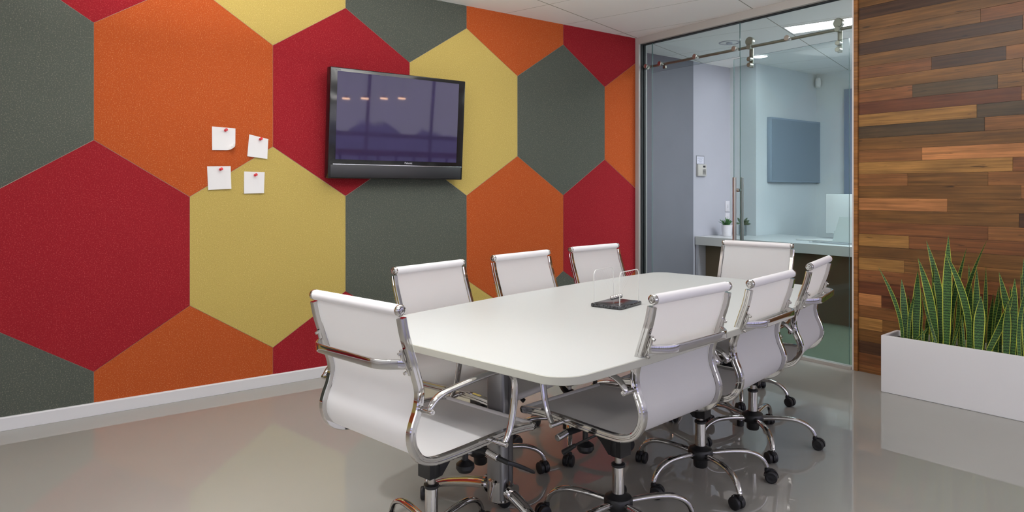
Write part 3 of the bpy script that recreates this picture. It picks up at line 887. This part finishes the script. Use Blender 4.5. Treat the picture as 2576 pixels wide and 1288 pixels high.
finish(bm, 'silver_strip', mat('silver_strip', (.7, .7, .72), rough=.25, metal=1), tv)
bm = bmesh.new(); add_box(bm, (-.043, 0, 0), (.044, .30, .10), bev=.004); finish(bm, 'wall_bracket', black, tv)
def text_obj(name, txt, size, M, m, parent=None, depth=.0006):
    cu = bpy.data.curves.new(name, 'FONT'); cu.body = txt; cu.size = size; cu.align_x = 'CENTER'; cu.align_y = 'CENTER'; cu.extrude = depth
    o = bpy.data.objects.new(name, cu); COL.objects.link(o)
    bpy.context.view_layer.update()
    me = bpy.data.meshes.new_from_object(o.evaluated_get(bpy.context.evaluated_depsgraph_get()))
    bpy.data.objects.remove(o); bpy.data.curves.remove(cu)
    me.transform(M); me.materials.append(m)
    o = bpy.data.objects.new(name, me); COL.objects.link(o)
    if parent: o.parent = parent
    return o
Mt = Matrix(((0, 0, 1, 0), (1, 0, 0, 0), (0, 1, 0, 0), (0, 0, 0, 1)))     # text facing +x, reading along +y
silver = mat('silver_print', (.6, .6, .64), rough=.4)
text_obj('maker_lettering', 'Palsonic', .019, Matrix.Translation((.0485, .068, -.2565)) @ Mt, silver, tv)
text_obj('corner_lettering', 'HDTV', .015, Matrix.Translation((.0480, -TW + .050, THh - .018)) @ Mt, mat('grey_print', (.16, .16, .17), rough=.5), tv)

# ------------------------------------------------------------------ pinned notes
def note(cs, curl, label, pin, piny):
    """cs: four corner points (y, z) TL TR BR BL on the wall; edges bow off the felt."""
    N = 10
    bm = bmesh.new(); g = {}
    for s in (0, 1):
        for i in range(N + 1):
            for j in range(N + 1):
                u, v = i / N, j / N
                a = Vector(cs[0]).lerp(Vector(cs[1]), u); b = Vector(cs[3]).lerp(Vector(cs[2]), u); p = a.lerp(b, v)
                off = .0012 + .006 * v * v
                if curl == 'BR':
                    d = max(0, u + v - 1.62); off += d * d * .45; p = p - Vector((1, -1)) * (d * d * .13)
                else: off += .010 * max(0, u - .5) ** 2 + .004 * u * v
                g[s, i, j] = bm.verts.new((XW + off + s * .0004, p.x, p.y))
    for i in range(N):
        for j in range(N):
            for s in (0, 1): bm.faces.new((g[s, i, j], g[s, i + 1, j], g[s, i + 1, j + 1], g[s, i, j + 1]))
    for k in range(N):
        for a, b in (((k, 0), (k + 1, 0)), ((k, N), (k + 1, N)), ((0, k), (0, k + 1)), ((N, k), (N, k + 1))):
            bm.faces.new((g[(0, *a)], g[(0, *b)], g[(1, *b)], g[(1, *a)]))
    tag(finish(bm, 'paper_note', mat('note_paper', (.92, .91, .89), rough=.8)), label, 'note', 'white notes pinned to the felt wall')
    bm = bmesh.new()
    lathe(bm, [(.0008, -.001), (.0008, .006), (.0075, .006), (.0085, .008), (.0080, .0105), (.0050, .012), (.0045, .022), (.0085, .025), (.0090, .028), (.0078, .030), (.002, .031)],
          axis_m((XW + .0015, pin[0], pin[1]), (1, .15, .22)), 18)
    tag(finish(bm, 'push_pin', mat('red_plastic', (.62, .012, .02), rough=.22)), 'red push pin ' + piny, 'push pin', 'red pins holding the notes')
note([(.939, 1.663), (1.077, 1.658), (1.075, 1.520), (.939, 1.516)], 'BR', 'square white note with a curled lower right corner, upper left of the four', (1.014, 1.640), 'in the note with the curled corner')
note([(1.161, 1.625), (1.279, 1.600), (1.270, 1.471), (1.147, 1.485)], None, 'tilted white note straddling orange felt, upper right of the four', (1.225, 1.594), 'in the tilted upper right note')
note([(.911, 1.416), (1.048, 1.420), (1.050, 1.278), (.916, 1.270)], None, 'white note at the lower left of the four, nearest the red hexagon', (.985, 1.396), 'in the lower left note')
note([(1.129, 1.388), (1.256, 1.386), (1.249, 1.250), (1.127, 1.247)], None, 'white note lying wholly on yellow felt, lower right of the four', (1.193, 1.363), 'in the lower right note on yellow felt')

# ------------------------------------------------------------------ planter and snake plants
pang = math.radians(4.2)
pl_ = thing('planter_box', (-2.036, 4.363, 0), pang, 'long white rectangular planter box against the timber wall', 'planter')
PLN, PD, PHH, PT = 1.60, .25, .356, .022
bm = bmesh.new()
o_ = [(0, 0), (PLN, 0), (PLN, PD), (0, PD)]; i_ = [(PT, PT), (PLN - PT, PT), (PLN - PT, PD - PT), (PT, PD - PT)]
v = {k: [bm.verts.new((x, y, z)) for x, y in pts] for k, pts, z in (('ob', o_, .001), ('ot', o_, PHH), ('it', i_, PHH), ('ib', i_, PHH - .09))}
bm.faces.new(v['ob'][::-1]); bm.faces.new(v['ib'])
for a, b in (('ob', 'ot'), ('ot', 'it'), ('it', 'ib')):
    for k in range(4): bm.faces.new((v[a][k], v[a][(k + 1) % 4], v[b][(k + 1) % 4], v[b][k]))
bmesh.ops.bevel(bm, geom=[e for e in bm.edges], offset=.0025, segments=2, affect='EDGES')
finish(bm, 'box', planter_m, pl_)
bm = bx((PT, PT, PHH - .088), (PLN - PT, PD - PT, PHH - .035)); finish(bm, 'soil', soil_m, pl_, False)

ROT = Matrix.Rotation(pang, 3, 'Z')
def to_world(l): return Vector((-2.036, 4.363, 0)) + ROT @ Vector(l)
def leaf_mesh(parent, base, tip, width, bow, twist):
    """Blade from base to tip with a bow; base and tip in world coordinates."""
    bm = bmesh.new(); uvl = bm.loops.layers.uv.new('uv')
    base, tip = Vector(base), Vector(tip); L = (tip - base).length; N = 16
    out = Vector((math.cos(twist), math.sin(twist), 0))
    side0 = Vector((-out.y, out.x, 0))
    rows_ = []
    for i in range(N + 1):
        t = i / N
        # leave the soil steeply, lean more towards the tip
        h = base.lerp(tip, t)
        p = Vector((base.x + (tip.x - base.x) * t ** 1.45, base.y + (tip.y - base.y) * t ** 1.45, h.z)) + Vector(bow) * math.sin(PI * t)
        w = width * (.62 + .38 * math.sin(PI * min(1, t * 1.35 + .1) * .5)) * (1 if t < .55 else max(.02, 1 - ((t - .55) / .45) ** 1.7))
        tw = twist + .3 * t * (1 if width > .04 else 2)
        sd = Vector((math.cos(tw), math.sin(tw), 0)); nn = Vector((-sd.y, sd.x, 0))
        rr = []
        for k, (a, d) in enumerate(((-1, 0), (-.76, .12), (-.35, .26), (0, .30), (.35, .26), (.76, .12), (1, 0), (.7, .02), (0, .14), (-.7, .02))):
            rr.append((bm.verts.new(p + sd * (a * w / 2) + nn * (d * w * .55)), (a + 1) / 2, t * L * 6))
        rows_.append(rr)
    M_ = 10
    for a, b in zip(rows_, rows_[1:]):
        for k in range(M_):
            q = (a[k], a[(k + 1) % M_], b[(k + 1) % M_], b[k])
            f = bm.faces.new([x[0] for x in q])
            for l, x in zip(f.loops, q): l[uvl].uv = (x[1], x[2])
    bm.faces.new([x[0] for x in rows_[0]]); f = bm.faces.new([x[0] for x in rows_[-1]])
    for v_ in bm.verts: v_.co -= parent.location
    return finish(bm, 'leaf', leaf_m, parent, True, 1.2)
# (rim pixel x, tip pixel, depth across the box at base, at tip, width, sideways bow)
PL = [
 ('leftmost snake plant with one long blade leaning left over the rim', [(2270, 2209, 671, .07, .00, .020, .02), (2279, 2268, 702, .10, .12, .034, 0), (2290, 2284, 742, .17, .16, .020, .01), (2286, 2304, 730, .08, .06, .018, -.01), (2304, 2309, 680, .12, .13, .040, 0)]),
 ('tiny snake plant shoots low at the front rim, second from the left', [(2294, 2335, 823, .05, .04, .016, .02), (2322, 2320, 824, .04, .04, .012, 0), (2330, 2340, 765, .19, .2, .024, 0), (2312, 2318, 752, .2, .2, .026, 0)]),
 ('tall dense snake plant whose leaves lean left, third from the left', [(2353, 2309, 648, .11, .10, .040, .01), (2358, 2316, 724, .06, .05, .018, -.02), (2364, 2330, 605, .15, .15, .036, .03), (2357, 2351, 652, .13, .14, .015, -.02), (2346, 2340, 740, .19, .19, .028, 0), (2366, 2343, 690, .17, .2, .028, 0)]),
 ('tallest snake plant with a pointed blade rising highest', [(2381, 2386, 592, .09, .11, .042, 0), (2383, 2432, 623, .15, .16, .026, .0), (2393, 2425, 779, .05, .05, .013, .01), (2390, 2402, 690, .18, .2, .030, 0), (2372, 2374, 676, .19, .2, .026, 0), (2398, 2410, 720, .14, .12, .020, .02)]),
 ('snake plant with a long blade arching left and one arching right above the rim', [(2438, 2377, 632, .09, .09, .034, .03), (2420, 2483, 604, .16, .15, .024, -.03), (2426, 2419, 792, .04, .04, .012, 0), (2436, 2437, 664, .18, .19, .026, .01), (2416, 2412, 735, .17, .2, .030, 0), (2444, 2450, 750, .19, .2, .026, 0)]),
 ('snake plant with one broad dark banded blade at the front', [(2461, 2468, 744, .05, .06, .048, 0), (2456, 2457, 674, .13, .13, .034, 0), (2471, 2480, 670, .16, .15, .026, .01), (2450, 2446, 780, .06, .06, .016, 0), (2488, 2499, 738, .17, .18, .032, 0)]),
 ('snake plant with a yellow-edged blade bending right', [(2482, 2550, 735, .05, .06, .032, .03), (2504, 2522, 730, .13, .14, .030, 0), (2498, 2512, 720, .17, .18, .022, .0), (2516, 2514, 718, .18, .19, .020, 0)]),
 ('pale streaked snake plant near the right edge of the picture', [(2531, 2536, 755, .05, .05, .038, 0), (2547, 2553, 700, .07, .08, .036, 0), (2560, 2513, 684, .14, .14, .034, -.01), (2556, 2540, 716, .18, .18, .024, 0)]),
 ('snake plant cut off by the right edge of the picture', [(2570, 2567, 676, .10, .11, .030, .01), (2578, 2575, 650, .13, .13, .030, 0), (2566, 2590, 700, .05, .06, .020, -.02), (2584, 2580, 720, .07, .08, .038, 0), (2592, 2610, 660, .14, .14, .034, 0)]),
]
prng = random.Random(3)
for lab, leaves in PL:
    cx_ = sum(l[0] for l in leaves) / len(leaves)
    def at_depth(u, v, dd):      # point on the vertical plane `dd` behind the front of the box
        nrm = ROT @ Vector((0, 1, 0)); o = to_world((0, dd, 0)); d = ray(u, v)
        t_ = (o - Vector((0, 0, EYE))).dot(nrm) / d.dot(nrm)
        return Vector((0, 0, EYE)) + d * t_
    c = at_depth(cx_, 860, .12); c.z = PHH - .034
    root = thing('snake_plant', c, 0, lab, 'plant', 'snake plants in the white planter')
    for u, ut, vt, db, dt, w, bow in leaves:
        b = at_depth(u, 860, max(.045, db)); b.z = PHH - .04
        b.x += (.0)
        e = at_depth(ut, vt, dt)
        leaf_mesh(root, b, e, w * 1.22, (bow * .8, 0, 0), .37 + prng.uniform(-.4, .4))

# ------------------------------------------------------------------ office furniture behind the glass
# counter
ct = thing('reception_counter', (0, 0, 0), 0, 'white office counter with brown front panel behind the glass', 'counter')
zc = .756
bm = bmesh.new(); extrude_poly(bm, [(-4.834, 6.064), (-1.02, 6.064), (-1.02, 7.15), (-4.49, 7.15), (-4.49, 6.70), (-4.834, 6.70)], .664, zc)
finish(bm, 'worktop', mat('counter_white', (.62, .64, .64), rough=.3), ct, False)
finish(bx((-4.834, 6.075, 0), (-4.80, 6.30, .664)), 'end_panel', office_white, ct, False)
finish(bx((-4.80, 6.20, 0), (-1.03, 6.24, .664)), 'front_panel', mat('brown_board', (.115, .085, .050), rough=.55), ct, False)
# potted succulent
def potted(loc, label, n, rng_s, hgt=.10, spread=.07):
    r = random.Random(rng_s)
    t = thing('potted_plant', loc, 0, label, 'plant'); t.scale = (1.12, 1.12, 1.12)
    bm = bmesh.new(); lathe(bm, [(.040, 0), (.045, .004), (.054, .105), (.054, .112), (.049, .112), (.046, .095)], n=28)
    finish(bm, 'pot', mat('white_ceramic', (.66, .66, .70), rough=.35), t)
    for k in range(n):
        bm = bmesh.new(); a = r.uniform(0, 2 * PI); q = r.uniform(.1, 1)
        b = Vector((.022 * math.cos(a) * q, .022 * math.sin(a) * q, .095)); e = b + Vector((spread * q * math.cos(a), spread * q * math.sin(a), hgt * r.uniform(.55, .9) * (1.15 - .4 * q)))
        m_ = b.lerp(e, .5) + Vector((0, 0, .012)); sd = Vector((-math.sin(a), math.cos(a), 0))
        pts = smooth_path([tuple(b), tuple(m_), tuple(e)], 4)
        scl = [(.6, .6), (.85, .8), (1, 1), (1.1, 1), (1.1, 1), (1, .9), (.8, .7), (.5, .5), (.12, .12)]
        sweep(bm, pts, ell(.0085, .003, 8), side=sd, scale=scl)
        finish(bm, 'leaf', mat('succulent_green', (.05, .16, .045), rough=.5), t)
potted((-4.66, 6.395, zc), 'small green succulent in a white pot on the counter, left of the door handle', 26, 4)
# fish-shaped leafy sprig further back seen through the glass
r_ = random.Random(9)
vp_ = hit(1868, 593, z=zc)
t = thing('vase_plant', vp_, 0, 'grey-green sprig in a clear vase behind the door handles', 'plant')
bm = bmesh.new(); lathe(bm, [(.040, .001), (.044, .006), (.044, .125), (.041, .125), (.041, .008), (.03, .004)], n=24)
finish(bm, 'vase', glass('vase_glass', (.88, .9, .9), .5), t)
for k in range(14):
    bm = bmesh.new(); a = r_.uniform(-.5, .5) + (0 if k % 3 else PI)
    b = Vector((r_.uniform(-.02, .02), r_.uniform(-.02, .02), .03)); e = Vector((.12 * math.cos(a) * r_.uniform(.3, 1.1), .05 * math.sin(a), r_.uniform(.13, .205)))
    pts = smooth_path([tuple(b), (b.x * .5, b.y * .5, .125), tuple(e)], 4)
    sweep(bm, pts, ell(.016, .002, 8), side=(.3, .2, 1) if k % 2 else (0, 1, .4), scale=[(.1, .8), (.1, .8), (.1, .8), (.15, 1), (.3, 1), (.7, 1), (1, 1), (.8, 1), (.1, .4)])
    finish(bm, 'leaf', mat('grey_green_leaf', (.10, .16, .10), rough=.5), t)
# alarm keypad, framed instructions, switches on the side wall
kp = thing('alarm_keypad', (XO, 6.166, 1.497), 0, 'beige alarm keypad below a printed sheet on the white office wall', 'keypad')
bm = bx((0, -.073, -.066), (.03, .073, .066), bev=.004); finish(bm, 'housing', mat('beige_plastic', (.50, .49, .46), rough=.5), kp)
finish(bx((.030, .012, .030), (.0315, .052, .052)), 'display', black, kp, False)
bm = bmesh.new()
for i in range(3):
    for j in range(4): bx((.030, .006 + i * .018, -.046 + j * .015), (.034, .020 + i * .018, -.036 + j * .015), bm=bm)
finish(bm, 'buttons', mat('grey_button', (.18, .18, .18), rough=.5), kp, False)
ns = thing('printed_sheet', (XO, 6.162, 1.612), 0, 'printed instruction sheet in a thin frame above the alarm keypad', 'notice')
finish(bx((.0005, -.070, -.048), (.004, .070, .050)), 'frame', mat('grey_frame', (.24, .25, .28), rough=.5), ns, False)
finish(bx((.0042, -.060, -.042), (.005, .060, .040)), 'paper', mat('office_paper', (.62, .63, .72), rough=.7), ns, False)
bm = bmesh.new()
for k, wv in enumerate((.09, .10, .06, .085, .05, .04)): bx((.0052, -wv / 2, .028 - k * .012), (.0056, wv / 2, .031 - k * .012), bm=bm)
finish(bm, 'printed_lines', mat('faded_ink', (.25, .28, .36), rough=.7), ns, False)
for z, lb in ((1.083, 'white double switch plate on the office wall, upper of two above the pot'), (.945, 'white switch plate half hidden behind the pot, lower of two')):
    t = thing('switch_plate', (XO, 6.655, z), 0, lb, 'switch')
    finish(bx((0, -.04, -.062), (.008, .04, .062), bev=.002), 'plate', mat('switch_white', (.64, .63, .68), rough=.4), t)
    finish(bx((.008, -.012, -.02), (.012, .012, .02), bev=.001), 'rocker', mat('switch_rocker', (.58, .57, .60), rough=.4), t)
# panel in the recess standing in for the television's reflection in the glass
ws = thing('reflection_panel', (-4.50, 7.45, 1.74), 0, 'blue-grey panel standing in for the television mirrored in the glass', 'screen')
finish(bx((.001, -.53, -.375), (.05, .53, .375), bev=.004), 'casing', mat('reflection_grey', (.28, .34, .42), rough=.5), ws)
finish(bx((.050, -.51, -.355), (.052, .51, .355)), 'panel', mat('reflection_blue_grey', (.24, .29, .35), rough=.5), ws, False)
# desktop monitor seen from behind, keyboard, cables
mo = thing('desktop_computer', (-3.54, 7.00, zc), math.radians(20), 'back of a silver all-in-one computer on the counter', 'computer')
bm = bmesh.new(); add_box(bm, (0, 0, .265), (.54, .02, .42), bev=.008, seg=3)
for v_ in bm.verts:
    if v_.co.y < 0: v_.co.y -= .02 * max(0, 1 - (abs(v_.co.x) / .27) ** 2) * max(0, 1 - (abs(v_.co.z - .29) / .19) ** 2)
finish(bm, 'body', mat('silver_shell', (.62, .66, .67), rough=.35, metal=.3), mo)
bm = bmesh.new(); sweep(bm, smooth_path([(0, -.06, .22), (0, -.05, .12), (0, -.03, .02), (0, -.02, .006)], 4), rrect(.07, .003, .001), side=(1, 0, 0)); add_box(bm, (0, .01, .004), (.17, .17, .006), bev=.002)
finish(bm, 'stand', mat('silver_shell', (.6, .6, .6)), mo)
t = bmesh.new(); add_box(t, (-3.70, 6.55, zc + .008), (.36, .13, .012), rot=Matrix.Rotation(.35, 3, 'Z'), bev=.004)
tag(finish(t, 'keyboard', mat('keyboard_white', (.6, .62, .62), rough=.4)), 'thin pale keyboard lying on the counter before the computer', 'keyboard')
t = bmesh.new()
for k in range(3):
    q = [(-3.62 + .02 * k + .12 * i + .02 * math.sin(i * 2 + k), 6.28 + .05 * math.sin(i * 1.7 + k * 2), zc + .0045 + .004 * k) for i in range(5)]
    sweep(t, smooth_path(q, 4), ell(.004, .004, 6), side=(0, 0, 1))
tag(finish(t, 'coiled_cables', mat('cable_grey', (.30, .33, .36), rough=.5)), 'loose grey cables on the counter edge near the timber wall', 'cables')
t = bmesh.new()
sec = [(-3.42, zc + .0015), (-3.10, zc + .0015), (-3.10, zc + .26), (-3.345, zc + .26)]
lo = [t.verts.new((x, 6.34, z)) for x, z in sec]; hi = [t.verts.new((x, 6.36, z)) for x, z in sec]
t.faces.new(lo); t.faces.new(hi)
for k in range(4): t.faces.new((lo[k], lo[(k + 1) % 4], hi[(k + 1) % 4], hi[k]))
add_box(t, (-3.26, 6.39, zc + .06), (.30, .06, .12))
tag(finish(t, 'document_stand', mat('pale_acrylic', (.60, .68, .68), rough=.4)), 'pale slanted document stand cut off by the timber wall edge', 'stand')
